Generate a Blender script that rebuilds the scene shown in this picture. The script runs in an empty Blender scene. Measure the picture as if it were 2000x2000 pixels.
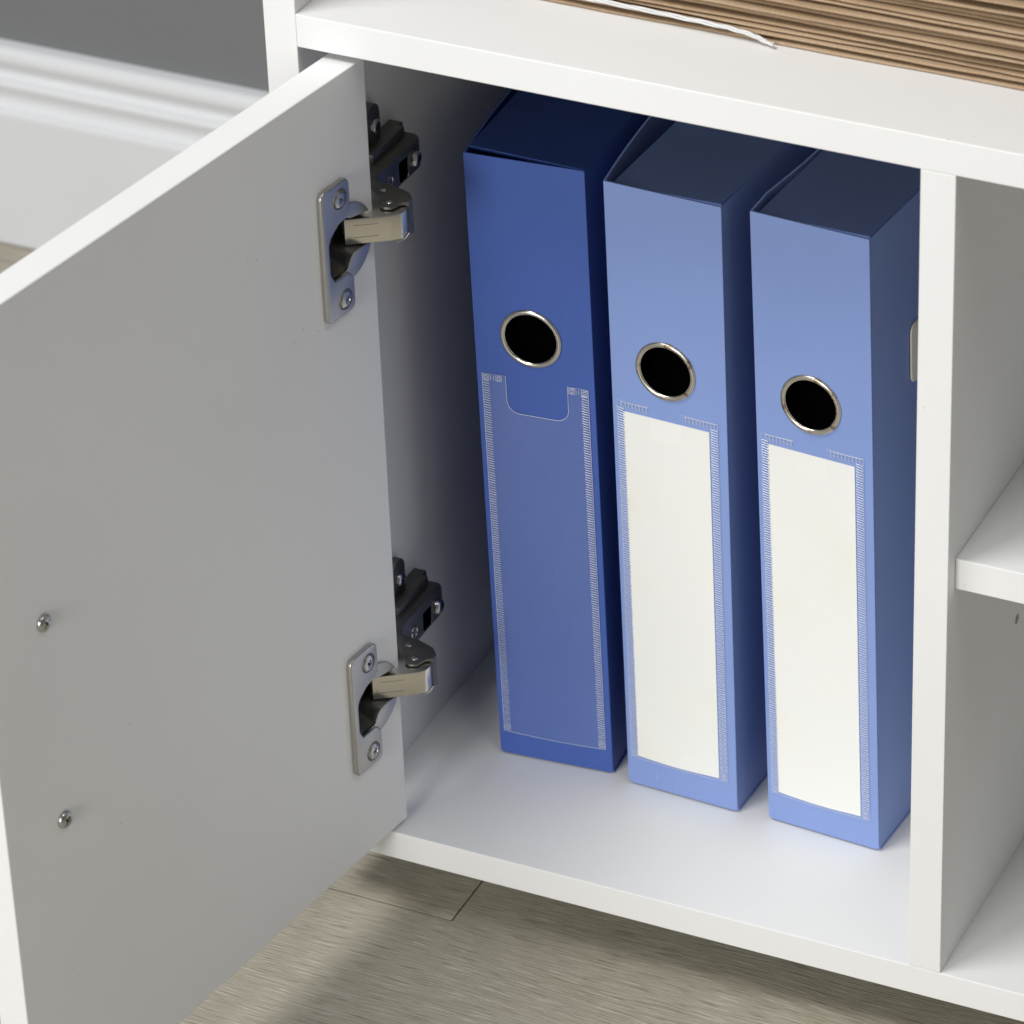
import bpy, bmesh, math, random
from mathutils import Vector, Matrix, Euler, noise

random.seed(7)
C = bpy.context.scene.collection
SC = bpy.context.scene
ZOFF = 47.6                      # floor lies 47.6 mm below the top of the cabinet's bottom board

def V(x, y, z):                  # millimetres (z counted from the bottom board) -> metres (floor at 0)
    return Vector((x, y, z + ZOFF)) * 0.001

# ------------------------------------------------------------------ camera
CAM_POS = V(827.354, -1445.76, 1233.956)
cam = bpy.data.cameras.new('camera')
cam_o = bpy.data.objects.new('camera', cam)
C.objects.link(cam_o)
cam_o.location = CAM_POS
cam_o.rotation_euler = (math.radians(58.681), math.radians(-0.013), math.radians(22.527))
cam.sensor_width = 36.0
cam.lens = 8704.04 / 2000.0 * 36.0
cam.shift_x = -573.04 / 2000.0
cam.shift_y = -225.68 / 2000.0
cam.clip_start = 0.05
cam.clip_end = 60.0
cam.dof.use_dof = True
fwd = cam_o.rotation_euler.to_matrix() @ Vector((0, 0, -1))
cam.dof.focus_distance = (V(130, 30, 190) - CAM_POS).dot(fwd)
cam.dof.aperture_fstop = 19.0
SC.camera = cam_o

# ------------------------------------------------------------------ world and lamps
world = bpy.data.worlds.new('World')
SC.world = world
world.use_nodes = True
bg = world.node_tree.nodes['Background']
bg.inputs['Color'].default_value = (0.97, 0.985, 1.0, 1)
bg.inputs['Strength'].default_value = 0.165

def lamp(name, pos, target, sx, sy, power, col):
    l = bpy.data.lights.new(name, 'AREA')
    l.shape = 'RECTANGLE'; l.size = sx; l.size_y = sy; l.energy = power; l.color = col
    o = bpy.data.objects.new(name, l); C.objects.link(o)
    o.location = pos
    o.rotation_euler = (Vector(target) - Vector(pos)).to_track_quat('-Z', 'Y').to_euler()
    return o

lamp('overhead_softbox', (-0.50, -0.82, 2.12), (0.12, -0.05, 0.2), 0.85, 0.6, 29.5, (1.0, 0.997, 0.985))
lamp('front_softbox', (-0.06, -2.5, 0.85), (0.12, 0.0, 0.25), 0.75, 0.9, 36, (1.0, 0.997, 0.985))
lamp('side_fill', (1.10, -0.50, 2.35), (0.1, -0.2, 0.2), 0.9, 0.45, 7.0, (0.985, 0.995, 1.0))  # added fill for right-facing faces, in place of ceiling bounce

vs = SC.view_settings
vs.view_transform = 'Standard'; vs.look = 'None'; vs.gamma = 1.0; vs.exposure = 0.0
vs.use_curve_mapping = False

# ------------------------------------------------------------------ materials
def new_mat(name):
    m = bpy.data.materials.new(name); m.use_nodes = True
    nt = m.node_tree
    b = nt.nodes['Principled BSDF']
    return m, nt, b

def N(nt, kind, **kw):
    n = nt.nodes.new(kind)
    for k, v in kw.items():
        if k in n.inputs: n.inputs[k].default_value = v
        else: setattr(n, k, v)
    return n

def ramp(nt, src, stops):
    r = nt.nodes.new('ShaderNodeValToRGB')
    e = r.color_ramp.elements
    e[0].position, e[0].color = stops[0]
    e[1].position, e[1].color = stops[-1]
    for p, c in stops[1:-1]:
        x = e.new(p); x.color = c
    nt.links.new(src, r.inputs[0])
    return r

def coords(nt, scale=(1, 1, 1), kind='Object', rnd=False):
    t = nt.nodes.new('ShaderNodeTexCoord')
    m = nt.nodes.new('ShaderNodeMapping')
    m.inputs['Scale'].default_value = scale
    src = t.outputs[kind]
    if rnd:
        oi = nt.nodes.new('ShaderNodeObjectInfo')
        mul = N(nt, 'ShaderNodeVectorMath', operation='SCALE'); mul.inputs[0].default_value = (3.1, 7.7, 5.3)
        nt.links.new(oi.outputs['Random'], mul.inputs['Scale'])
        add = N(nt, 'ShaderNodeVectorMath', operation='ADD')
        nt.links.new(src, add.inputs[0]); nt.links.new(mul.outputs[0], add.inputs[1])
        src = add.outputs[0]
    nt.links.new(src, m.inputs['Vector'])
    return m.outputs[0]

def noise_tex(nt, vec, scale, detail=2.0, rough=0.5, dist=0.0):
    n = N(nt, 'ShaderNodeTexNoise')
    n.inputs['Scale'].default_value = scale; n.inputs['Detail'].default_value = detail
    n.inputs['Roughness'].default_value = rough; n.inputs['Distortion'].default_value = dist
    nt.links.new(vec, n.inputs['Vector'])
    return n.outputs['Fac']

def bump(nt, b, h, strength, dist=0.001):
    bp = nt.nodes.new('ShaderNodeBump')
    bp.inputs['Strength'].default_value = strength; bp.inputs['Distance'].default_value = dist
    nt.links.new(h, bp.inputs['Height']); nt.links.new(bp.outputs[0], b.inputs['Normal'])

def mixc(nt, fac, a, bcol, mode='MIX'):
    m = nt.nodes.new('ShaderNodeMix'); m.data_type = 'RGBA'; m.blend_type = mode
    def put(sock, v):
        if isinstance(v, (tuple, list)): sock.default_value = v
        elif isinstance(v, (int, float)): sock.default_value = v
        else: nt.links.new(v, sock)
    put(m.inputs[0], fac); put(m.inputs[6], a); put(m.inputs[7], bcol)
    return m.outputs[2]

def mat_melamine():
    m, nt, b = new_mat('white_melamine')
    co = coords(nt)
    # pale board with a faint pearl texture and a few stray specks of dust
    n1 = noise_tex(nt, co, 9, 4)
    base = ramp(nt, n1, [(0.3, (0.80, 0.80, 0.795, 1)), (0.7, (0.835, 0.835, 0.828, 1))]).outputs[0]
    vo = N(nt, 'ShaderNodeTexVoronoi'); vo.inputs['Scale'].default_value = 150
    nt.links.new(co, vo.inputs['Vector'])
    sp = ramp(nt, vo.outputs['Distance'], [(0.045, (1, 1, 1, 1)), (0.07, (0, 0, 0, 1))]).outputs[0]
    pick = ramp(nt, noise_tex(nt, co, 40, 1), [(0.66, (0, 0, 0, 1)), (0.72, (.7, .7, .7, 1))]).outputs[0]
    f = mixc(nt, 1.0, sp, pick, 'MULTIPLY')
    col = mixc(nt, f, base, (0.30, 0.28, 0.26, 1))
    nt.links.new(col, b.inputs['Base Color'])
    b.inputs['Roughness'].default_value = 0.54
    fine = noise_tex(nt, co, 1400, 2)
    bump(nt, b, fine, 0.12, 0.0003)
    return m

def mat_wall():
    m, nt, b = new_mat('grey_wall_paint')
    co = coords(nt)
    base = ramp(nt, noise_tex(nt, co, 5, 4), [(0.3, (0.158, 0.162, 0.168, 1)), (0.7, (0.180, 0.184, 0.190, 1))]).outputs[0]
    nt.links.new(base, b.inputs['Base Color']); b.inputs['Roughness'].default_value = 0.6
    bump(nt, b, noise_tex(nt, co, 260, 3), 0.25, 0.001)
    return m

def mat_gloss_white():
    m, nt, b = new_mat('white_gloss_paint')
    co = coords(nt)
    base = ramp(nt, noise_tex(nt, co, 6, 3), [(0.3, (0.70, 0.71, 0.73, 1)), (0.7, (0.74, 0.75, 0.77, 1))]).outputs[0]
    nt.links.new(base, b.inputs['Base Color']); b.inputs['Roughness'].default_value = 0.28
    bump(nt, b, noise_tex(nt, co, 90, 2), 0.04, 0.001)
    return m

def mat_wood():
    m, nt, b = new_mat('greige_wood_plank')
    t = nt.nodes.new('ShaderNodeTexCoord'); oi = nt.nodes.new('ShaderNodeObjectInfo')
    off = N(nt, 'ShaderNodeVectorMath', operation='ADD')
    nt.links.new(t.outputs['Object'], off.inputs[0]); nt.links.new(oi.outputs['Color'], off.inputs[1])
    raw = off.outputs[0]
    # the grain drifts a little so that it flows instead of ruling straight lines
    mpw = nt.nodes.new('ShaderNodeMapping'); mpw.inputs['Scale'].default_value = (2.6, 7.0, 1)
    nt.links.new(raw, mpw.inputs['Vector'])
    warp = N(nt, 'ShaderNodeTexNoise'); warp.inputs['Scale'].default_value = 1.0; warp.inputs['Detail'].default_value = 3
    nt.links.new(mpw.outputs[0], warp.inputs['Vector'])
    sub = N(nt, 'ShaderNodeVectorMath', operation='SUBTRACT'); sub.inputs[1].default_value = (0.5, 0.5, 0.5)
    nt.links.new(warp.outputs['Color'], sub.inputs[0])
    mul = N(nt, 'ShaderNodeVectorMath', operation='MULTIPLY'); mul.inputs[1].default_value = (0.0, 0.038, 0.0)
    nt.links.new(sub.outputs[0], mul.inputs[0])
    add = N(nt, 'ShaderNodeVectorMath', operation='ADD')
    nt.links.new(raw, add.inputs[0]); nt.links.new(mul.outputs[0], add.inputs[1])
    def stretched(sx, sy, dz):
        mp = nt.nodes.new('ShaderNodeMapping'); mp.inputs['Scale'].default_value = (sx, sy, 1)
        mp.inputs['Location'].default_value = (dz, dz * 1.7, dz)
        nt.links.new(add.outputs[0], mp.inputs['Vector']); return mp.outputs[0]
    broad = noise_tex(nt, stretched(4, 38, 0), 1, 3)
    mid = noise_tex(nt, stretched(9, 430, 3), 1, 3, 0.6)
    dark = noise_tex(nt, stretched(48, 1250, 7), 1, 2, 0.6)
    lite = noise_tex(nt, stretched(42, 1200, 11), 1, 2, 0.6)
    c0 = ramp(nt, broad, [(0.3, (0.392, 0.36, 0.286, 1)), (0.5, (0.408, 0.377, 0.303, 1)), (0.72, (0.425, 0.396, 0.322, 1))]).outputs[0]
    c1 = mixc(nt, ramp(nt, mid, [(0.50, (0, 0, 0, 1)), (0.70, (0.35, 0.35, 0.35, 1))]).outputs[0], c0, (0.30, 0.265, 0.20, 1))
    c2 = mixc(nt, ramp(nt, dark, [(0.55, (0, 0, 0, 1)), (0.63, (0.85, 0.85, 0.85, 1))]).outputs[0], c1, (0.255, 0.225, 0.17, 1))
    c3 = mixc(nt, ramp(nt, lite, [(0.56, (0, 0, 0, 1)), (0.64, (0.85, 0.85, 0.85, 1))]).outputs[0], c2, (0.57, 0.54, 0.455, 1))
    nt.links.new(c3, b.inputs['Base Color'])
    b.inputs['Roughness'].default_value = 0.52
    bump(nt, b, dark, 0.6, 0.0006)
    return m

def mat_metal(name, col, rough, wear=False):
    m, nt, b = new_mat(name)
    co = coords(nt)
    n = noise_tex(nt, co, 240 if wear else 45, 3)
    if wear:
        c = ramp(nt, n, [(0.52, (*col, 1)), (0.66, (0.30, 0.23, 0.15, 1))]).outputs[0]
    else:
        c = ramp(nt, n, [(0.3, (col[0]*.95, col[1]*.95, col[2]*.95, 1)), (0.7, (*col, 1))]).outputs[0]
    nt.links.new(c, b.inputs['Base Color'])
    b.inputs['Metallic'].default_value = 1.0
    r = N(nt, 'ShaderNodeMapRange'); r.inputs['To Min'].default_value = rough - 0.03; r.inputs['To Max'].default_value = rough + 0.04
    nt.links.new(n, r.inputs['Value']); nt.links.new(r.outputs[0], b.inputs['Roughness'])
    return m

def mat_flat(name, col, rough, spec=0.5):
    m, nt, b = new_mat(name)
    co = coords(nt)
    c = ramp(nt, noise_tex(nt, co, 60, 3), [(0.3, (col[0]*.93, col[1]*.93, col[2]*.93, 1)), (0.7, (*col, 1))]).outputs[0]
    nt.links.new(c, b.inputs['Base Color'])
    b.inputs['Roughness'].default_value = rough; b.inputs['Specular IOR Level'].default_value = spec
    return m

def mat_plastic(name, col):
    m, nt, b = new_mat(name)
    co = coords(nt, (1, 1, 1), 'Object', True)
    c = ramp(nt, noise_tex(nt, co, 16, 4), [(0.3, (col[0]*.95, col[1]*.95, col[2]*.96, 1)), (0.7, (*col, 1))]).outputs[0]
    # faint pale scuffs in a few places
    mp = nt.nodes.new('ShaderNodeMapping'); mp.inputs['Scale'].default_value = (1, 1, .25); mp.inputs['Rotation'].default_value = (0, .5, 0)
    nt.links.new(co, mp.inputs['Vector'])
    sc = ramp(nt, noise_tex(nt, mp.outputs[0], 190, 3, .6), [(0.66, (0, 0, 0, 1)), (0.74, (1, 1, 1, 1))]).outputs[0]
    pk = ramp(nt, noise_tex(nt, co, 24, 2), [(0.55, (0, 0, 0, 1)), (0.7, (.35, .35, .35, 1))]).outputs[0]
    f = mixc(nt, 1.0, sc, pk, 'MULTIPLY')
    c = mixc(nt, f, c, (min(1, col[0]*1.5 + .05), min(1, col[1]*1.4 + .05), min(1, col[2]*1.2 + .05), 1))
    nt.links.new(c, b.inputs['Base Color'])
    r = N(nt, 'ShaderNodeMapRange'); r.inputs['To Min'].default_value = 0.38; r.inputs['To Max'].default_value = 0.52
    nt.links.new(noise_tex(nt, co, 30, 4), r.inputs['Value']); nt.links.new(r.outputs[0], b.inputs['Roughness'])
    warp = N(nt, 'ShaderNodeBump'); warp.inputs['Strength'].default_value = 0.35; warp.inputs['Distance'].default_value = 0.004
    nt.links.new(noise_tex(nt, co, 11, 1), warp.inputs['Height'])
    bp = N(nt, 'ShaderNodeBump'); bp.inputs['Strength'].default_value = 0.10; bp.inputs['Distance'].default_value = 0.0003
    nt.links.new(noise_tex(nt, co, 1700, 2), bp.inputs['Height']); nt.links.new(warp.outputs[0], bp.inputs['Normal'])
    nt.links.new(bp.outputs[0], b.inputs['Normal'])
    return m

def mat_paper():
    m, nt, b = new_mat('cream_label_paper')
    co = coords(nt, (1, 1, 1), 'Object', True)
    st = noise_tex(nt, co, 22, 4, 0.55)
    c = ramp(nt, st, [(0.5, (0.86, 0.86, 0.83, 1)), (0.66, (0.86, 0.85, 0.79, 1)), (0.78, (0.84, 0.81, 0.71, 1))]).outputs[0]
    nt.links.new(c, b.inputs['Base Color']); b.inputs['Roughness'].default_value = 0.7
    return m

def mat_kraft():
    m, nt, b = new_mat('brown_kraft_paper')
    co = coords(nt, (1, 1, 1), 'Object', True)
    mp = nt.nodes.new('ShaderNodeMapping'); mp.inputs['Scale'].default_value = (1, 4, 4)
    nt.links.new(co, mp.inputs['Vector'])
    c0 = ramp(nt, noise_tex(nt, mp.outputs[0], 14, 4), [(0.3, (0.34, 0.222, 0.128, 1)), (0.5, (0.385, 0.268, 0.162, 1)), (0.7, (0.41, 0.297, 0.19, 1))]).outputs[0]
    fib = noise_tex(nt, co, 900, 3)
    c1 = mixc(nt, ramp(nt, fib, [(0.45, (0, 0, 0, 1)), (0.75, (0.5, 0.5, 0.5, 1))]).outputs[0], c0, (0.52, 0.42, 0.30, 1))
    nt.links.new(c1, b.inputs['Base Color']); b.inputs['Roughness'].default_value = 0.75
    bump(nt, b, fib, 0.3, 0.0005)
    return m

def mat_film(name, haze, alpha):
    m, nt, b = new_mat(name)
    out = nt.nodes['Material Output']
    tr = N(nt, 'ShaderNodeBsdfTransparent')
    b.inputs['Base Color'].default_value = (*haze, 1); b.inputs['Roughness'].default_value = 0.16
    co = coords(nt, (1, 1, 0.35), 'Object', True)
    n = ramp(nt, noise_tex(nt, co, 12, 2), [(0.35, (alpha*.7,)*3 + (1,)), (0.65, (alpha*1.25,)*3 + (1,))]).outputs[0]
    mx = N(nt, 'ShaderNodeMixShader')
    nt.links.new(n, mx.inputs[0]); nt.links.new(tr.outputs[0], mx.inputs[1]); nt.links.new(b.outputs[0], mx.inputs[2])
    nt.links.new(mx.outputs[0], out.inputs['Surface'])
    return m

M_WHITE = mat_melamine(); M_WALL = mat_wall(); M_GLOSS = mat_gloss_white(); M_WOOD = mat_wood()
M_NICKEL = mat_metal('nickel_plate', (0.50, 0.485, 0.46), 0.36)
M_DARKNI = mat_metal('shaded_steel', (0.21, 0.205, 0.19), 0.48); M_KNUCK = mat_metal('floor_lit_nickel', (0.70, 0.67, 0.61), 0.24)  # hinge metal in two tones: shade and floor reflection put into the colour
M_SCREW = mat_metal('zinc_screw', (0.50, 0.49, 0.475), 0.24)
M_RING = mat_metal('nickel_ring', (0.66, 0.62, 0.55), 0.2)
M_RINGW = mat_metal('worn_ring', (0.66, 0.61, 0.52), 0.26, True)
M_GAP = mat_flat('dark_subfloor', (0.025, 0.023, 0.02), 0.9)
M_HOLE = mat_flat('raw_board_hole', (0.05, 0.04, 0.03), 0.9)
M_BLUE1 = mat_plastic('deep_blue_plastic', (0.048, 0.105, 0.385))
M_BLUE2 = mat_plastic('pale_blue_plastic', (0.236, 0.335, 0.66))
M_BLACK = mat_flat('hole_shade', (0.0012, 0.0012, 0.0015), 0.9, 0.0)  # black that paints the shade inside finger hole and slot
M_LABEL = mat_paper(); M_KRAFT = mat_kraft()
M_FILM = mat_film('clear_film', (0.44, 0.53, 0.78), 0.085); M_FILM2 = mat_film('thin_clear_film', (0.86, 0.86, 0.84), 0.018)
M_WELD = mat_film('film_weld', (0.84, 0.87, 0.93), 0.72)
M_TAB = mat_flat('cream_tab', (0.82, 0.76, 0.64), 0.5)
M_CORD = mat_flat('white_cord', (0.72, 0.72, 0.72), 0.8)

# ------------------------------------------------------------------ builders
def link(name, me, mat, parent=None, loc=None, kind=None):
    o = bpy.data.objects.new(name, me); C.objects.link(o)
    if mat is not None and not me.materials: me.materials.append(mat)
    if parent is not None: o.parent = parent
    if loc is not None: o.location = loc
    if kind: o['kind'] = kind
    return o

def tag(o, label, cat, group=None):
    o['label'] = label; o['category'] = cat
    if group: o['group'] = group

def smooth(me, ang=40):
    me.polygons.foreach_set('use_smooth', [True] * len(me.polygons))
    try: me.set_sharp_from_angle(angle=math.radians(ang))
    except Exception: pass

def bm_box(bm, x0, x1, y0, y1, z0, z1, bev=0.0, seg=2):
    r = bmesh.ops.create_cube(bm, size=1.0)
    vs_ = r['verts']
    for v in vs_:
        v.co = Vector(((x0 + x1) / 2 + v.co.x * (x1 - x0), (y0 + y1) / 2 + v.co.y * (y1 - y0), (z0 + z1) / 2 + v.co.z * (z1 - z0)))
    if bev > 0:
        es = list({e for v in vs_ for e in v.link_edges})
        bmesh.ops.bevel(bm, geom=es, offset=bev, segments=seg, profile=0.6, affect='EDGES')

def bm_prism(bm, pts, z0, z1, bev=0.0, seg=2):
    """plan polygon pulled up from z0 to z1"""
    a = [bm.verts.new((x, y, z0)) for x, y in pts]
    b = [bm.verts.new((x, y, z1)) for x, y in pts]
    n = len(pts); fs = [bm.faces.new(a[::-1]), bm.faces.new(b)]
    for i in range(n): fs.append(bm.faces.new((a[i], a[(i + 1) % n], b[(i + 1) % n], b[i])))
    bmesh.ops.recalc_face_normals(bm, faces=fs)
    if bev > 0:
        es = list({e for f in fs[:2] for e in f.edges})
        bmesh.ops.bevel(bm, geom=es, offset=bev, segments=seg, profile=0.6, affect='EDGES')

def bm_tube(bm, pts, r, seg=8, closed=False, flat=1.0):
    pts = [Vector(p) for p in pts]; n = len(pts); rings = []
    for i, p in enumerate(pts):
        a = pts[(i - 1) % n] if (closed or i > 0) else p
        c = pts[(i + 1) % n] if (closed or i < n - 1) else p
        t = (c - a).normalized()
        up = Vector((0, 0, 1)) if abs(t.z) < 0.9 else Vector((0, 1, 0))
        s = t.cross(up).normalized(); u = s.cross(t)
        rr = r(i / (n - 1)) if callable(r) else r
        rings.append([bm.verts.new(p + (s * math.cos(k * 2 * math.pi / seg) * flat + u * math.sin(k * 2 * math.pi / seg)) * rr) for k in range(seg)])
    for i in range(n if closed else n - 1):
        A, B = rings[i], rings[(i + 1) % n]
        for k in range(seg): bm.faces.new((A[k], A[(k + 1) % seg], B[(k + 1) % seg], B[k]))
    if not closed:
        bm.faces.new(rings[0][::-1]); bm.faces.new(rings[-1])

def done(bm, name, mat, parent=None, scale=0.001, xf=None, ang=40, loc=None, kind=None, sm=True):
    if xf is not None: bmesh.ops.transform(bm, matrix=xf, verts=bm.verts)
    bmesh.ops.scale(bm, vec=(scale,) * 3, verts=bm.verts)
    bmesh.ops.recalc_face_normals(bm, faces=bm.faces)
    me = bpy.data.meshes.new(name); bm.to_mesh(me); bm.free()
    if sm: smooth(me, ang)
    return link(name, me, mat, parent, loc, kind)

def curve_mesh(loops, extrude, bevel, res=2):
    """flat outline (with holes) given a thickness and rolled edges; lies in XY, centred on z"""
    cu = bpy.data.curves.new('outline', 'CURVE'); cu.dimensions = '2D'; cu.fill_mode = 'BOTH'
    cu.extrude = max(extrude - bevel, 0.0); cu.bevel_depth = bevel; cu.bevel_resolution = res; cu.offset = -bevel
    for lp in loops:
        s = cu.splines.new('POLY'); s.points.add(len(lp) - 1); s.use_cyclic_u = True
        for p, (x, y) in zip(s.points, lp): p.co = (x, y, 0, 1)
    o = bpy.data.objects.new('outline', cu); C.objects.link(o)
    dg = bpy.context.evaluated_depsgraph_get(); dg.update()
    me = bpy.data.meshes.new_from_object(o.evaluated_get(dg))
    bpy.data.objects.remove(o); bpy.data.curves.remove(cu)
    me.materials.clear()
    return me

def from_curve(loops, extrude, bevel, name, mat, parent, xf, scale=0.001, res=2, ang=35):
    me = curve_mesh(loops, extrude, bevel, res)
    bm = bmesh.new(); bm.from_mesh(me); bpy.data.meshes.remove(me)
    bmesh.ops.remove_doubles(bm, verts=bm.verts, dist=0.0005)
    return done(bm, name, mat, parent, scale, xf, ang)

def rounded(pts, radii, seg=5):
    """polygon with rounded corners"""
    out = []; n = len(pts)
    for i in range(n):
        p = Vector(pts[i]); r = radii[i] if isinstance(radii, (list, tuple)) else radii
        if r <= 0: out.append(tuple(p)); continue
        a = Vector(pts[i - 1]) - p; b = Vector(pts[(i + 1) % n]) - p
        la, lb = a.length, b.length; a.normalize(); b.normalize()
        ang = a.angle(b); d = min(r / math.tan(ang / 2), la * .49, lb * .49); rr = d * math.tan(ang / 2)
        c = p + (a + b).normalized() * (rr / math.sin(ang / 2))
        s = p + a * d - c; e = p + b * d - c
        a0 = math.atan2(s.y, s.x); a1 = math.atan2(e.y, e.x)
        da = (a1 - a0 + math.pi) % (2 * math.pi) - math.pi
        for k in range(seg + 1):
            t = a0 + da * k / seg; out.append((c.x + rr * math.cos(t), c.y + rr * math.sin(t)))
    return out

def circle(cx, cy, r, n=40):
    return [(cx + r * math.cos(2 * math.pi * k / n), cy + r * math.sin(2 * math.pi * k / n)) for k in range(n)]

def empty(name, loc, rz=0.0):
    o = bpy.data.objects.new(name, None); C.objects.link(o)
    o.empty_display_size = 0.02; o.location = loc; o.rotation_euler = (0, 0, rz)
    return o

# ------------------------------------------------------------------ setting: floor of planks, wall, baseboard
bm = bmesh.new(); bm_box(bm, -2600, 2600, -2600, 700, -30, -6.5)
floor = done(bm, 'floor', M_GAP, kind='structure', sm=False)
PW, PL, GAP = 152.0, 1220.0, 0.42
rowoff = {0: 48.4, -1: 640.0, 1: -420.0, 2: 330.0, 3: -690.0, -2: 210.0, -3: -150.0, -4: 500.0}
prng = random.Random(11)
for row in range(-9, 4):
    y0 = 5.4 + row * PW; y1 = min(y0 + PW, 494.0)
    butt = rowoff.get(row, (row * 437.0) % PL)
    for k in range(-2, 3):
        x0 = butt + k * PL - (PL if butt > PL / 2 else 0); x1 = x0 + PL
        if x1 < -1500 or x0 > 1500: continue
        tight = row == 0 and abs(x0 - 48.4) < 1            # this one sits hard against its neighbour
        bm = bmesh.new(); bm_box(bm, x0 + GAP, x1 - GAP, y0 + (-.40 if tight else GAP), y1 - GAP, -8.0, 0.0, 0.0 if tight else 0.2, 1)
        p = done(bm, 'plank', M_WOOD, floor, sm=False)
        p.color = (prng.uniform(-9, 9), prng.uniform(-9, 9), 0, 1)
        if tight or (row == -1 and x0 < 48 < x1): p.color = (3.3, 1.9, 0, 1)

bm = bmesh.new(); bm_box(bm, -3000, 3000, 497, 560, -30, 2800)
done(bm, 'wall', M_WALL, kind='structure', sm=False)
prof = [(0, 126), (6, 126), (8.4, 125.4), (10.4, 123.8), (11.4, 121.2), (11.6, 118.6), (11.0, 116.2), (9.4, 114.0), (8.0, 111.6), (7.6, 109.4), (8.2, 107.6),
        (10.0, 106.6), (12.4, 106.2), (13.8, 105.2), (14.3, 103.6), (13.6, 101.6), (12.0, 98.6), (11.0, 94.6), (11.4, 91.4), (13.0, 89.7), (15.6, 89.2), (17.2, 88.3), (17.7, 86.6), (17.6, 84.5), (17.6, 0.6)]
bm = bmesh.new()
L_ = [bm.verts.new((-3000, 497 - d, z)) for d, z in prof]; R_ = [bm.verts.new((3000, 497 - d, z)) for d, z in prof]
for i in range(len(prof) - 1): bm.faces.new((L_[i], R_[i], R_[i + 1], L_[i + 1]))
done(bm, 'baseboard', M_GLOSS, kind='structure', ang=50)

# ------------------------------------------------------------------ the cabinet
H, W, T = 398.0, 277.0, 15.0
DEP, XR, TOP = 392.0, 610.0, 760.0
ORG = V(W / 2, DEP / 2, -ZOFF)
cab = empty('cabinet', ORG)
tag(cab, 'white open cabinet holding three blue file boxes, its hinged door swung wide open', 'cabinet')

def cab_part(name, x0, x1, y0, y1, z0, z1, bev=0.45, mat=M_WHITE):
    bm = bmesh.new(); bm_box(bm, x0, x1, y0, y1, z0, z1, bev, 3)
    bmesh.ops.translate(bm, vec=(-W / 2, -DEP / 2, ZOFF), verts=bm.verts)
    return done(bm, name, mat, cab, sm=False)

cab_part('side_panel', -T, 0, 0.0, DEP, -T, TOP)
cab_part('side_panel', XR, XR + T, 0.0, DEP, -T, TOP)
cab_part('shelf', 0.05, XR - .05, 0.0, DEP - 6, -T, 0)                       # bottom board
cab_part('shelf', 0.05, XR - .05, 0.0, DEP - 6, H, H + T)                    # board over the door
cab_part('shelf', -T, XR + T, -2.0, DEP, TOP + .1, TOP + T)                  # top board
cab_part('back_panel', 0.1, XR - .1, DEP - 5.5, DEP - .5, 0.1, TOP - .2, 0.1)
cab_part('shelf', W + T + .05, XR - .05, 8.3, DEP - 6, 213 - T, 213)         # shelf beside the cupboard
for fx, fy in ((25, 95), (25, 330), (550, 95), (550, 330)):
    cab_part('foot', fx, fx + 45, fy, fy + 45, -ZOFF + .1, -T - .05, 1.0)

# a panel with real holes
def cut(obj, cutters):
    for c in cutters:
        md = obj.modifiers.new('b', 'BOOLEAN'); md.operation = 'DIFFERENCE'; md.object = c; md.solver = 'EXACT'
    dg = bpy.context.evaluated_depsgraph_get(); dg.update()
    me = bpy.data.meshes.new_from_object(obj.evaluated_get(dg))
    obj.modifiers.clear(); old = obj.data; obj.data = me
    me.name = obj.name
    for c in cutters:
        md = c.data; bpy.data.objects.remove(c); bpy.data.meshes.remove(md)

def cyl_bm(r, d0, d1, n=40):
    bm = bmesh.new(); pts = circle(0, 0, r, n); bm_prism(bm, pts, d0, d1); return bm

part = cab_part('partition', W, W + T, 0.0, DEP - 6, 0.06, H - .06)
bm = cyl_bm(2.6, -7, 3, 16)
peg = done(bm, 'cutter', M_HOLE, cab, xf=Matrix.Translation((W + T - W / 2, 88.5 - DEP / 2, 132.5 + ZOFF)) @ Matrix.Rotation(math.pi / 2, 4, 'Y'))
bpy.context.view_layer.update()
cut(part, [peg])

# ------------------------------------------------------------------ door
TH = math.radians(7.839)
# door frame: x = distance from the hinged edge along the door, y = out of the inner face, z = up
Dv = Vector((-math.sin(TH), -math.cos(TH), 0)); Nv = Vector((math.cos(TH), -math.sin(TH), 0))
HINGE_PT = Vector((26.3, 8.6, 0))
def door_xf(z=0.0):
    m = Matrix.Identity(4)
    m.col[0][:3] = Dv; m.col[1][:3] = Nv; m.col[2][:3] = (0, 0, 1)
    m.col[3][:3] = HINGE_PT + Vector((0, 0, z))
    return m
TO_CAB = Matrix.Translation((-W / 2, -DEP / 2, ZOFF))
HZ = (316.4, 82.0)              # heights of the two hinges
CU = 20.5
bm = bmesh.new(); bm_box(bm, 0, 266, -T, 0, 3.3, 394.2, 0.7, 3)
door = done(bm, 'cupboard_door', M_WHITE, cab, xf=TO_CAB @ door_xf(), sm=False)
cutters = []
for z in HZ:
    bm = cyl_bm(17.2, -11.8, 2, 48)
    bmesh.ops.rotate(bm, verts=bm.verts, cent=(0, 0, 0), matrix=Matrix.Rotation(-math.pi / 2, 3, 'X'))
    bmesh.ops.translate(bm, verts=bm.verts, vec=(CU, 0, z))
    cutters.append(done(bm, 'cutter', M_WHITE, cab, xf=TO_CAB @ door_xf()))
    bm = bmesh.new(); bm_box(bm, 4.9, 20, -8.5, 2, z - 7.0, z + 8.0)
    cutters.append(done(bm, 'cutter', M_WHITE, cab, xf=TO_CAB @ door_xf()))
bpy.context.view_layer.update()
cut(door, cutters)

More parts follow.
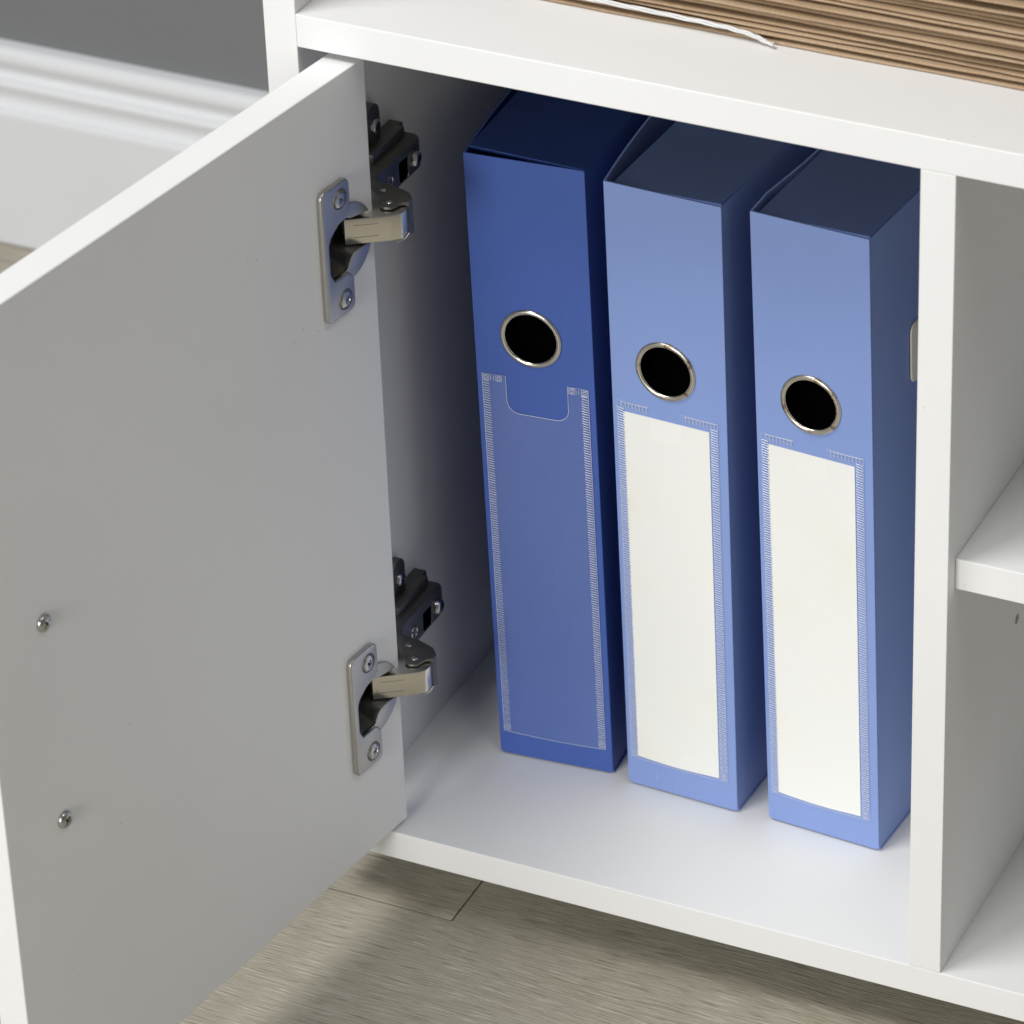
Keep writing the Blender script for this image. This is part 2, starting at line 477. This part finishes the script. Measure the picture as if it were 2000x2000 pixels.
def screw_bm(r, h, slot='cross', depth=0.55, seat=0.0, tilt=0.0):
    """domed screw head along +z with a cross or a straight slot sunk into it"""
    bm = bmesh.new()
    rings = [(r, seat), (r, seat + h * .35), (r * .93, seat + h * .62), (r * .78, seat + h * .85), (r * .52, seat + h), ]
    n = 28; prev = None
    for rr, z in rings:
        cur = [bm.verts.new((rr * math.cos(2 * math.pi * k / n), rr * math.sin(2 * math.pi * k / n), z)) for k in range(n)]
        if prev:
            for k in range(n): bm.faces.new((prev[k], prev[(k + 1) % n], cur[(k + 1) % n], cur[k]))
        prev = cur
    # recess: star outline, lowered floor
    w, l = r * .13, r * .505
    zt = seat + h; zb = seat + h - depth * h
    if slot == 'cross':
        star = [(w, l), (w, w), (l, w), (l, -w), (w, -w), (w, -l), (-w, -l), (-w, -w), (-l, -w), (-l, w), (-w, w), (-w, l)]
    else:
        l = r * .505
        star = [(w, l), (w, -l), (-w, -l), (-w, l)]
    up = [bm.verts.new((x, y, zt)) for x, y in star]; lo = [bm.verts.new((x * .8, y * .8, zb)) for x, y in star]
    m = len(star)
    for k in range(m): bm.faces.new((up[k], up[(k + 1) % m], lo[(k + 1) % m], lo[k]))
    bm.faces.new(lo)
    # annulus between the crown ring and the recess rim
    es = [e for e in bm.edges if e.is_boundary and all(abs(v.co.z - zt) < 1e-6 for v in e.verts)]
    bmesh.ops.triangle_fill(bm, edges=es, use_beauty=True)
    bmesh.ops.rotate(bm, verts=bm.verts, cent=(0, 0, 0), matrix=Matrix.Rotation(tilt, 3, 'Z'))
    return bm

# door frame with local z along the face normal (for screws and plates lying on the door)
def on_door(u, z, off):
    m = Matrix.Identity(4)
    m.col[0][:3] = Dv; m.col[1][:3] = (0, 0, 1); m.col[2][:3] = Nv
    m.col[3][:3] = HINGE_PT + Dv * u + Nv * off + Vector((0, 0, z))
    return m

for z, tl in ((247.1, 0.9), (151.1, 2.3)):
    done(screw_bm(3.9, 2.3, 'cross', .6, 0.0, tl), 'screw', M_SCREW, door, xf=TO_CAB @ on_door(231.2, z, 0.0), ang=35)

# ------------------------------------------------------------------ hinges
def make_hinge(zc):
    """the hinge arm is the part; plates, knuckle, rivets and screws hang under it"""
    X = TO_CAB @ Matrix.Translation((2.0, -3.6, zc))
    # arm: channel along the side panel plus the nose that carries the knuckle
    bm = bmesh.new()
    sec = rounded([(4, -8), (14, -8), (14, 8.4), (4, 8.4)], [0, 1.2, 2.4, 0], 4)     # (x, z)
    a = [bm.verts.new((x, 36, z)) for x, z in sec]; b = [bm.verts.new((x, 76, z)) for x, z in sec]
    n = len(sec)
    for i in range(n): bm.faces.new((a[i], a[(i + 1) % n], b[(i + 1) % n], b[i]))
    bm.faces.new(a); bm.faces.new(b)
    nose = rounded([(7.5, 37), (9, 33), (20, 22.9), (23.6, 22.0), (25.2, 19.4), (26.4, 14.0), (29.6, 12.3), (32.8, 13.5), (34.4, 18.6), (37.3, 20.4), (37.6, 23.8), (33.7, 28.4), (25, 31.6), (15.5, 32.9), (13.8, 37)],
                   [0, 3, 2, 1.5, 1.5, 2.5, 2.5, 2.5, 1.5, 1, 2, 3, 4, 2, 0], 4)
    bm_prism(bm, nose, 6.6, 7.9, 0.35, 2)
    bm_prism(bm, nose, -7.9, -6.6, 0.35, 2)
    wall_ = [(37.3, 20.5), (37.5, 23.7), (33.6, 28.2), (25, 31.4), (15.5, 32.7), (13.7, 37), (12.4, 37), (14.6, 31.6), (24.2, 30.3), (32.6, 27.2), (36.1, 23.2), (36.0, 20.5)]
    bm_prism(bm, wall_, -6.7, 6.7, 0.0)
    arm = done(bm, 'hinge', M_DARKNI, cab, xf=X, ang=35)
    # raised web and mounting plate on the side panel
    bm = bmesh.new()
    bm_box(bm, -1.95, 4.6, 44, 80, -11, 11, .8)
    bm_box(bm, 4.4, 8.4, 44, 74, 8.2, 12.6, .9)
    wing = rounded([(52, -29), (64, -29), (64, 29), (52, 29)], 5.5, 5)
    bmw = bmesh.new(); bm_prism(bmw, wing, -1.95, 2.0, .5)
    bmesh.ops.transform(bmw, matrix=Matrix(((0, 0, 1, 0), (1, 0, 0, 0), (0, 1, 0, 0), (0, 0, 0, 1))), verts=bmw.verts)
    tmp = bpy.data.meshes.new('t'); bmw.to_mesh(tmp); bmw.free(); bm.from_mesh(tmp); bpy.data.meshes.remove(tmp)
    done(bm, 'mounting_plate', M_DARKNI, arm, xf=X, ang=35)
    RX = Matrix.Rotation(math.pi / 2, 4, 'Y')
    for z, t in ((18.5, .4 + zc * .03), (-18.5, 1.1)):
        done(screw_bm(3.6, 1.9, 'cross', .6, 0, t), 'screw', M_SCREW, arm, xf=X @ Matrix.Translation((2.0, 58.5, z)) @ RX, ang=35)
    done(screw_bm(3.7, 2.8, 'cross', .55, 0, .3), 'screw', M_SCREW, arm, xf=X @ Matrix.Translation((14.0, 70.5, -0.6)) @ RX, ang=35)
    # black block painted as the slot's inner shade, its bright lip, and the depth cam, in the channel's side
    bm = bmesh.new(); bm_box(bm, 13.2, 14.3, 56.5, 63.5, -6.0, 3.4, .2)
    done(bm, 'slot', M_BLACK, arm, xf=X)
    bm = bmesh.new(); bm_box(bm, 13.2, 14.8, 63.6, 64.3, -6.0, 4.0, .2)
    done(bm, 'slot_lip', M_SCREW, arm, xf=X)
    bm = bmesh.new(); bm_tube(bm, [(14.2, 47 + 2.6 * math.cos(t), -0.5 + 2.6 * math.sin(t)) for t in [k * .35 for k in range(18)]], .45, 6, True)
    done(bm, 'cam_ring', M_SCREW, arm, xf=X)
    # knuckle link that dips into the cup
    plan = rounded([(17.6, -0.9), (33.8, 10.0), (37.3, 13.4), (37.9, 17.6), (33.4, 23.4), (27.0, 22.4), (14.6, 9.0)], [0, 4, 3, 2.5, 3, 4, 0], 5)
    bm = bmesh.new(); bm_prism(bm, plan, -6.1, 6.1, 0.55, 2)
    kn = done(bm, 'knuckle_link', M_KNUCK, arm, xf=X, ang=35)
    # two pressed lines on its face
    bm = bmesh.new()
    d = Vector((16.2, 10.9, 0)).normalized(); nn = Vector((d.y, -d.x, 0))
    for z in (2.9, -2.9):
        p0 = Vector((17.6, -0.9, z)) + d * 3.8 + nn * .02; p1 = p0 + d * 10.2
        a_ = [p0 + Vector((0, 0, .11)), p1 + Vector((0, 0, .11)), p1 - Vector((0, 0, .11)), p0 - Vector((0, 0, .11))]
        f1 = [bm.verts.new(p + nn * .03) for p in a_]; f0 = [bm.verts.new(p - nn * .2) for p in a_]
        bm.faces.new(f1)
        for i in range(4): bm.faces.new((f1[i], f0[i], f0[(i + 1) % 4], f1[(i + 1) % 4]))
    done(bm, 'pressed_line', M_DARKNI, arm, xf=X, sm=False)
    # rivets through the two pivots
    for s in (1, -1):
        for (px, py, z0) in ((29.6, 17.6, 7.9), (22.4, 26.0, 7.9)):
            bm = bmesh.new()
            n = 18; prev = None
            for rr, h in ((1.6, -.2), (1.55, .2), (1.15, .5), (0.5, .65)):
                cur = [bm.verts.new((px + rr * math.cos(2 * math.pi * k / n), py + rr * math.sin(2 * math.pi * k / n), s * (z0 + h))) for k in range(n)]
                if prev:
                    for k in range(n): bm.faces.new((prev[k], prev[(k + 1) % n], cur[(k + 1) % n], cur[k]))
                prev = cur
            bm.faces.new(prev)
            done(bm, 'rivet', M_SCREW, arm, xf=X, ang=60)
    # bent spring wire at the elbow
    for s in (-1,):
        bm = bmesh.new(); bm_tube(bm, [(35.0, 11.6, s * 6.5), (36.2, 13.0, s * 7.1), (37.9, 15.2, s * 6.6), (38.4, 17.4, s * 5.2)], .42, 7)
        done(bm, 'spring_wire', M_SCREW, arm, xf=X, ang=60)
    # cup: flange disc, wall and floor
    Xd = TO_CAB
    cr = 17.9
    # flange = disc minus the opening, which narrows and runs out through the hinge side
    def lobe(h0, h1):
        """h0 = half height of the opening where it leaves at the hinge side, h1 = at its waist"""
        a0 = math.pi - math.asin(h0 / cr); x0 = -math.sqrt(cr * cr - h0 * h0)
        arc = [(cr * math.cos(a0 + (1.18 - a0) * k / 24), cr * math.sin(a0 + (1.18 - a0) * k / 24)) for k in range(25)]
        return arc + [(6.8, 12.9)] + rounded([(6.8, 12.9), (1.0, 12.6), (-2.6, h1), (x0, h0)], [0, 2, 3, 0], 5)[1:-1]
    upper = lobe(8.0, 10.6)
    lower = [(x, -z) for x, z in lobe(6.8, 7.2)][::-1]
    for loop in (upper, lower):
        from_curve([loop], 0.75, 0.35, 'cup_flange', M_NICKEL, arm, Xd @ on_door(CU, zc, 0.8))
    bm = bmesh.new()
    # tray: steel recess with sloped walls, open towards the link
    ring0 = [(-16.2, 8.2)] + rounded([(-16.2, 8.2), (-2.6, 10.8), (1.0, 12.7), (11.4, 12.7), (14.4, 7.5), (14.4, -8.0), (11.6, -12.7), (1.0, -12.7), (-2.6, -7.4), (-16.2, -7.0)], [0, 3, 3, 3, 4, 4, 2, 3, 3, 0], 5)[1:-1] + [(-16.2, -7.0)]
    A = [bm.verts.new((x, z, 0.2)) for x, z in ring0]; B = [bm.verts.new((x * .84 - 1.0 if x > -10 else -12.5, z * .8, -10.6)) for x, z in ring0]
    for k in range(len(ring0) - 1): bm.faces.new((A[k], A[k + 1], B[k + 1], B[k]))
    bm.faces.new(B)
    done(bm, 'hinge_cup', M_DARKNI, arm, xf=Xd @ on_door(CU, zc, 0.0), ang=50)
    # fixing plate with the bite taken out of it
    out = [(39.0, -31.3), (39.0, 31.6), (19.0, 31.6), (19.0, 15.8), (21.8, 12.9), (27.5, 12.5), (34.9, 7.6), (34.9, -8.2), (32.2, -12.8), (22.0, -13.0), (19.0, -16.4), (19.0, -31.3)]
    rad = [3.4, 3.4, 3.4, 3.2, 2.2, 7, 6, 5, 2.0, 3.0, 3.6, 3.4]
    plate = from_curve([rounded(out, rad, 6)], 1.4, 0.9, 'cup_plate', M_NICKEL, arm, Xd @ on_door(0, zc, 1.45), res=4)
    for z, t in ((24.0, .25 + zc * .021), (-24.0, .75 + zc * .034)):
        bm = bmesh.new(); bm_tube(bm, [(4.35 * math.cos(k * math.pi / 12), 4.35 * math.sin(k * math.pi / 12), 0) for k in range(24)], .45, 6, True)
        done(bm, 'screw_seat', M_DARKNI, arm, xf=Xd @ on_door(26.2, zc + z, 2.85))
        done(screw_bm(3.9, 1.0, 'cross', .9, 0, t), 'screw', M_SCREW, arm, xf=Xd @ on_door(26.2, zc + z, 2.8), ang=35)
    return arm
for z in HZ: make_hinge(z)

# ------------------------------------------------------------------ file boxes
BW, BH, BD = 56.1, 319.0, 232.0
RING_UV = (27.0, 230.4)
def make_box(pos, rz, shear, mat, label, ring_mat, bow_left, bow_right, lid, with_paper, group, u_off=0.0):
    root = empty('file_box', V(pos[0], pos[1], 0.0), math.radians(rz))
    tag(root, label, 'file box', group)
    sx, sy = shear
    c_, s_ = math.cos(math.radians(rz)), math.sin(math.radians(rz))
    lx, ly = sx * c_ + sy * s_, -sx * s_ + sy * c_              # lean, in the box's own axes
    SH = Matrix.Identity(4); SH[0][2] = lx / BH; SH[1][2] = ly / BH
    FR = SH @ Matrix(((1, 0, 0, 0), (0, 0, -1, 0), (0, 1, 0, 0), (0, 0, 0, 1)))   # curve XY -> box front (u, z), thickness along -y
    FR.translation = Vector((0, 0, 0))
    def front(off):          # off = mm in front of the panel's outer face
        return SH @ Matrix.Translation((0, -off, 0)) @ Matrix(((1, 0, 0, 0), (0, 0, -1, 0), (0, 1, 0, 0), (0, 0, 0, 1)))
    outline = rounded([(0.0, 0.9), (BW, 0.9), (BW, BH), (0.0, BH)], [2.2, 2.2, .3, .3], 4)
    hole = circle(*RING_UV, 12.6, 48)[::-1]
    from_curve([outline, hole], .5, .18, 'front_panel', mat, root, front(-.5), ang=3)
    # side panels, lightly bowed sheets
    def side(u0, bow, sgn):
        bm = bmesh.new(); NY, NZ = 14, 10; g0, g1 = [], []
        for j in range(NZ + 1):
            r0, r1 = [], []
            for i in range(NY + 1):
                y = 1.05 + (BD - 2.0) * i / NY; tz = j / NZ
                z = 1.3 + (BH - 1.3) * tz + (0.0 if j else 0.9 * min(1, y / 80))
                b_ = bow(y) * tz ** 3
                r0.append(bm.verts.new((u0 + b_, y, z))); r1.append(bm.verts.new((u0 + b_ + .9 * sgn, y, z)))
            g0.append(r0); g1.append(r1)
        for g in (g0, g1):
            for j in range(NZ):
                for i in range(NY): bm.faces.new((g[j][i], g[j][i + 1], g[j + 1][i + 1], g[j + 1][i]))
        for j in range(NZ):
            for i in (0, NY): bm.faces.new((g0[j][i], g0[j + 1][i], g1[j + 1][i], g1[j][i]))
        for i in range(NY):
            for j in (0, NZ): bm.faces.new((g0[j][i], g0[j][i + 1], g1[j][i + 1], g1[j][i]))
        return done(bm, 'side_panel', mat, root, xf=SH, ang=60)
    side(0.0, bow_left, 1); side(BW, bow_right, -1)
    bm = bmesh.new(); bm_box(bm, 1, BW - 1, BD - 1, BD, 1, BH, .1); done(bm, 'back_panel', mat, root, xf=SH)
    bm = bmesh.new(); bm_box(bm, 1.2, BW + .25, 1.8, BD, 0.02, .85, .2); done(bm, 'base_panel', mat, root, xf=SH)
    # lid: sheet with a turned-down tuck flap, hinged askew
    bm = bmesh.new()
    def lz(u, y):            # height of the lid over the panel tops
        t = (u - 3) / (BW - 3)
        f = lid['l'] * (1 - t) + lid['r'] * t ** lid.get('p', 1.0)
        return BH + f * max(0.0, 1 - y / 120.0) + 0.15
    NU, NY = 14, 16
    us = [lid['u0'] + (BW - .15 - lid['u0']) * i / NU for i in range(NU + 1)]
    rows = []
    ys = [lid['y0'] + (BD - 2 - lid['y0']) * (j / NY) ** 1.6 for j in range(NY + 1)]
    path = ([(lid['y0'] + 0.9, -7.0), (lid['y0'] + .35, -2.4)] if lid['l'] < 0 else [(lid['y0'] + .6, -1.3)]) + [(lid['y0'] + .05, -.8)] + [(y, 0.0 if j else -.05) for j, y in enumerate(ys)]
    for (y, dz) in path:
        rows.append([bm.verts.new((u + 1.2 * (y / BD) * (1 - i / NU) + bow_right(max(y, 1)) * (i / NU) ** 2, y, lz(u, y) + dz)) for i, u in enumerate(us)])
    for a, b in zip(rows, rows[1:]):
        for i in range(NU): bm.faces.new((a[i], a[i + 1], b[i + 1], b[i]))
    r = bmesh.ops.solidify(bm, geom=bm.faces[:], thickness=.55)
    done(bm, 'lid', mat, root, xf=SH, ang=45)
    # second ply of the tuck flap
    ply = 8 if lid['l'] < 0 else 2.0
    bm = bmesh.new(); A_, B_ = [], []
    for i, u in enumerate(us):
        A_.append(bm.verts.new((u, lid['y0'] - .15, lz(u, 0) - 1.15))); B_.append(bm.verts.new((u, lid['y0'] + .8, lz(u, 0) - ply)))
    for i in range(NU): bm.faces.new((A_[i], A_[i + 1], B_[i + 1], B_[i]))
    bmesh.ops.solidify(bm, geom=bm.faces[:], thickness=.45)
    done(bm, 'tuck_flap', mat, root, xf=SH)
    # finger ring (a rolled eyelet) with an added black cup painted as the shade in the hole
    bm = bmesh.new(); n, k_ = 56, 12; prof_ = []
    cu_, cz_ = RING_UV
    rings = []
    for i in range(n):
        t = 2 * math.pi * i / n; ring = []
        for k in range(k_):
            a = 2 * math.pi * k / k_
            rr = 13.35 + 1.35 * math.cos(a); dd = .2 + 1.05 * math.sin(a)
            ring.append(bm.verts.new((cu_ + rr * math.cos(t), cz_ + rr * math.sin(t), dd)))
        rings.append(ring)
    for i in range(n):
        A, B = rings[i], rings[(i + 1) % n]
        for k in range(k_): bm.faces.new((A[k], A[(k + 1) % k_], B[(k + 1) % k_], B[k]))
    done(bm, 'finger_ring', ring_mat, root, xf=front(0.0), ang=80)
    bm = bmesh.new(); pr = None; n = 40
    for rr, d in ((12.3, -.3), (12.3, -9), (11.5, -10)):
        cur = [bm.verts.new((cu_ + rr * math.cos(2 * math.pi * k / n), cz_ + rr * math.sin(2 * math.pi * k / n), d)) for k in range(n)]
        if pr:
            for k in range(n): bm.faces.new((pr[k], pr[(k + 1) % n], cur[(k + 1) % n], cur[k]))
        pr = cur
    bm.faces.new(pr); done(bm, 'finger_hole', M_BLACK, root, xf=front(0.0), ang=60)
    # spine pocket of clear film
    pu0, pu1, pb, pt = 2.7, 53.2, 14.0, 209.0
    if with_paper: pu0, pu1, pb, pt = 2.4, 51.9, 16.6, 210.2
    nl, nr, nb, q = (14.0, 43.4, 190.4, 6.0) if not with_paper else (18.4, 33.9, 193.0, 4.0)
    sag = 0.7
    pocket = [(pu0, pb)] + [(pu0 + (pu1 - pu0) * k / 8, pb - sag * math.sin(math.pi * k / 8)) for k in range(1, 8)] + [(pu1, pb), (pu1, pt), (nr, pt)]
    notch = rounded([(nr, pt), (nr, nb), (nl, nb), (nl, pt)], [0, q, q, 0], 7)
    loop = pocket + notch[1:] + [(pu0, pt)]
    if with_paper:
        plo = [(5.6, 17.6)] + [(5.6 + 41.8 * k / 8, 17.6 - 1.0 * math.sin(math.pi * k / 8)) for k in range(1, 8)] + [(47.4, 17.4), (47.6, 204.6), (5.4, 204.8)]
        from_curve([plo], .12, .03, 'paper_label', M_LABEL, root, front(.26), ang=3)
    film = from_curve([loop], .09, .02, 'film_pocket', M_FILM2 if with_paper else M_FILM, root, front(.62), ang=3)
    # pale tube added along the film's cut edge, its glint put into the colour
    bm = bmesh.new()
    if with_paper: bm_tube(bm, [(x, y, 0) for x, y in [(nl, pt), (pu0, pt)] + pocket[:-1] + [(nr, pt)]], .07, 5)
    else: bm_tube(bm, [(x, y, 0) for x, y in loop], .12, 5, True)
    done(bm, 'film_edge', M_WELD, film, xf=front(.6))
    # weld rungs down both sides and along the tabs (about a millimetre each: one joined piece per pocket)
    bm = bmesh.new(); rnd = random.Random(int(pos[0]))
    def stroke(x0, y0, x1, y1, r=.15):
        bm_tube(bm, [(x0, y0, 0), ((x0 + x1) / 2, (y0 + y1) / 2, .06), (x1, y1, 0)], r, 4)
    w_ = 3.0; pitch = 1.28
    for ua in (pu0 + .35, pu1 - .35 - w_):
        z = pb + 4.2; k = 0
        while z < pt - 3.6:
            dx = rnd.uniform(-.12, .12)
            stroke(ua + dx, z + .28, ua + w_ + dx, z - .12, rnd.uniform(.14, .19))
            if with_paper:
                e = ua + dx + (w_ if k % 2 else 0)
                stroke(e, z + (.28 if not k % 2 else -.12), e, z + pitch - (0.0), .12)
            z += pitch; k += 1
    def square(cx, cy):
        h = 1.35
        for a, b, c, d in ((-h, -h, h, -h), (h, -h, h, h), (h, h, -h, h), (-h, h, -h, -h)): stroke(cx + a, cy + b, cx + c, cy + d, .12)
        bm_tube(bm, [(cx + .8 * math.cos(t * .7854), cy + .8 * math.sin(t * .7854), .05) for t in range(8)], .17, 4, True)
    for ua in (pu0 + 1.85, pu1 - 1.85): square(ua, pb + 2.1)
    for (a, b) in ((pu0 + .4, nl - .4), (nr + .4, pu1 - .4)):
        if not with_paper:
            square(a + 1.45, pt - 1.9); square((b - 3.0 if a < 20 else b - 1.4), pt - 1.9)
            lo, hi = a + 3.6, (b - 5.2 if a < 20 else b - 3.6)
        else:
            lo, hi = a + 2.0, b - .3
            stroke(a + 1.5, pt - .5, b, pt - .5, .12)
        x = lo
        while x <= hi:
            stroke(x, pt - .6, x + .15, pt - 3.1, .14); x += 1.35 if not with_paper else 1.75
    done(bm, 'weld_seam', M_WELD, film, xf=front(.66), kind='stuff', sm=False)
    # fold creases running up both front corners
    bm = bmesh.new()
    bm_tube(bm, [(BW - .12, .12, 2.5 + (BH - 3.0) * k / 6) for k in range(7)], .3, 6)
    done(bm, 'fold_crease', mat, root, xf=SH)
    return root, SH

grp = 'blue file boxes in the cupboard'
make_box((42.0, 74.6), 4.466, (-5.9, -.15), M_BLUE1,
         'darkest blue file box nearest the open door, its clear spine pocket empty', M_RING,
         lambda y: -2.2 * math.sin(math.pi * min(1, y / 90) * .8), lambda y: 3.0 * math.sin(math.pi * y / BD),
         dict(l=3.6, r=0.3, u0=3.0, y0=0.9), False, grp)
make_box((107.4, 76.0), -2.413, (-4.3, -1.64), M_BLUE2,
         'pale blue file box with white spine label, standing between the two other boxes', M_RINGW,
         lambda y: -11.5 * math.sin(math.pi * y / BD) ** .9 if 0 < y < BD else 0.0, lambda y: 1.2 * math.sin(math.pi * y / BD),
         dict(l=-1.4, r=1.0, u0=3.4, y0=1.0, p=.6), True, grp)
b3, SH3 = make_box((178.7, 75.0), -3.823, (-7.0, -1.1), M_BLUE2,
         'pale blue file box with white spine label and cream side tab, right against the partition', M_RINGW,
         lambda y: 1.2 * (y / 60.0) - 1.6 * math.sin(math.pi * min(1, y / 40)) if y < 60 else 1.2, lambda y: 1.6 * math.sin(math.pi * y / BD),
         dict(l=-1.2, r=1.0, u0=3.0, y0=1.0, p=.6), True, grp)
# closing tab on the side of the box by the partition
bm = bmesh.new(); tabp = rounded([(37.2, -14.5), (66, -14.5), (66, 14.5), (37.2, 14.5)], 4, 5)
bm_prism(bm, tabp, 0, .9, .25)
done(bm, 'closing_tab', M_TAB, b3, xf=SH3 @ Matrix.Translation((BW + .75, 0, 243)) @ Matrix(((0, 0, 1, 0), (1, 0, 0, 0), (0, 1, 0, 0), (0, 0, 0, 1))), ang=40)

# ------------------------------------------------------------------ pleated kraft paper file on the shelf
pk_org = V(330, 150, H + T)
pk = empty('paper_file', pk_org)
tag(pk, 'thick pleated brown kraft paper file with a white cord end, lying on the upper shelf', 'paper file')
rng = random.Random(3)
zb = 0.15
gaps = [1.5, .5, .4, .9, .35, .6, .35, .45, .35, 1.0, .45, .5, .4, .7, .35, 3.0, .45, 2.4, .5, .8, 1.4, .5, .5, .8, .5, .5, .5, .5]
for k in range(28):
    th = rng.uniform(1.15, 1.75); back = rng.uniform(-1.5, 2.2)
    if k == 0: th, back = 1.6, -1.6
    ph = rng.uniform(0, 9); NX = 70; x0, x1 = 74 + rng.uniform(-4, 6), 560
    bm = bmesh.new(); rows = []
    for i in range(NX + 1):
        x = x0 + (x1 - x0) * i / NX
        zz = zb + (noise.noise(Vector((x * .008, k * .17, 2.0))) * .25 * min(k, 8) * .5 + noise.noise(Vector((x * .02, k * 1.7, 5))) * .35 * (1 if k else .1)) * min(1, k / 3)
        # gaps open towards the right end of the pile, as pleats spread
        yy = 51.8 + back + noise.noise(Vector((x * .012, k * 2.3, 1.0))) * 1.6 + noise.noise(Vector((x * .09, k * 3.1, 7))) * .35
        t_ = th * (1 + .22 * noise.noise(Vector((x * .018, k * 4.0, 9))))
        pr = [(170, t_), (30, t_), (8, t_ * .98), (1.2, t_ * .95), (.35, t_ * .8), (0, t_ * .5), (.35, t_ * .2), (1.2, t_ * .05), (8, 0.02), (30, 0), (170, 0)]
        rows.append([bm.verts.new((x - 330, yy + d - 150, zz + h)) for d, h in pr])
    for a, b in zip(rows, rows[1:]):
        for i in range(len(a) - 1): bm.faces.new((a[i], b[i], b[i + 1], a[i + 1]))
    bm.faces.new(rows[0]); bm.faces.new(rows[-1][::-1])
    done(bm, 'paper_pleat', M_KRAFT, pk, ang=60)
    zb += th + gaps[k] * 1.0
# flat white cord, its end frayed
bm = bmesh.new()
cpts = [(82, 49.8, 6.0), (100, 49.2, 5.9), (121, 48.9, 5.8), (140, 48.7, 5.6), (158, 48.5, 5.3), (174, 48.3, 4.9), (184, 48.0, 4.0), (191.0, 47.4, 2.3)]
fine = []
for a, b in zip(cpts, cpts[1:]):
    for k in range(5): fine.append(tuple(a[i] + (b[i] - a[i]) * k / 5 for i in range(3)))
fine.append(cpts[-1])
off = Vector((-330, -150, 0))
for s in (0, 1, 2):
    bm_tube(bm, [Vector(p) + off + Vector((0, .55 * math.cos(i * .55 + s * 2.1) , .6 * math.sin(i * .55 + s * 2.1))) for i, p in enumerate(fine)], .5, 6)
for k in range(9):
    e = Vector(cpts[-1]) + off
    bm_tube(bm, [e + Vector((-1, 0, rng.uniform(-.6, .6))), e + Vector((1.6, rng.uniform(-1.2, .4), rng.uniform(-.9, .5))), e + Vector((3.4 + rng.random(), rng.uniform(-2.2, .4), rng.uniform(-1.4, .6)))], .3, 5)
done(bm, 'cord', M_CORD, pk, ang=60)
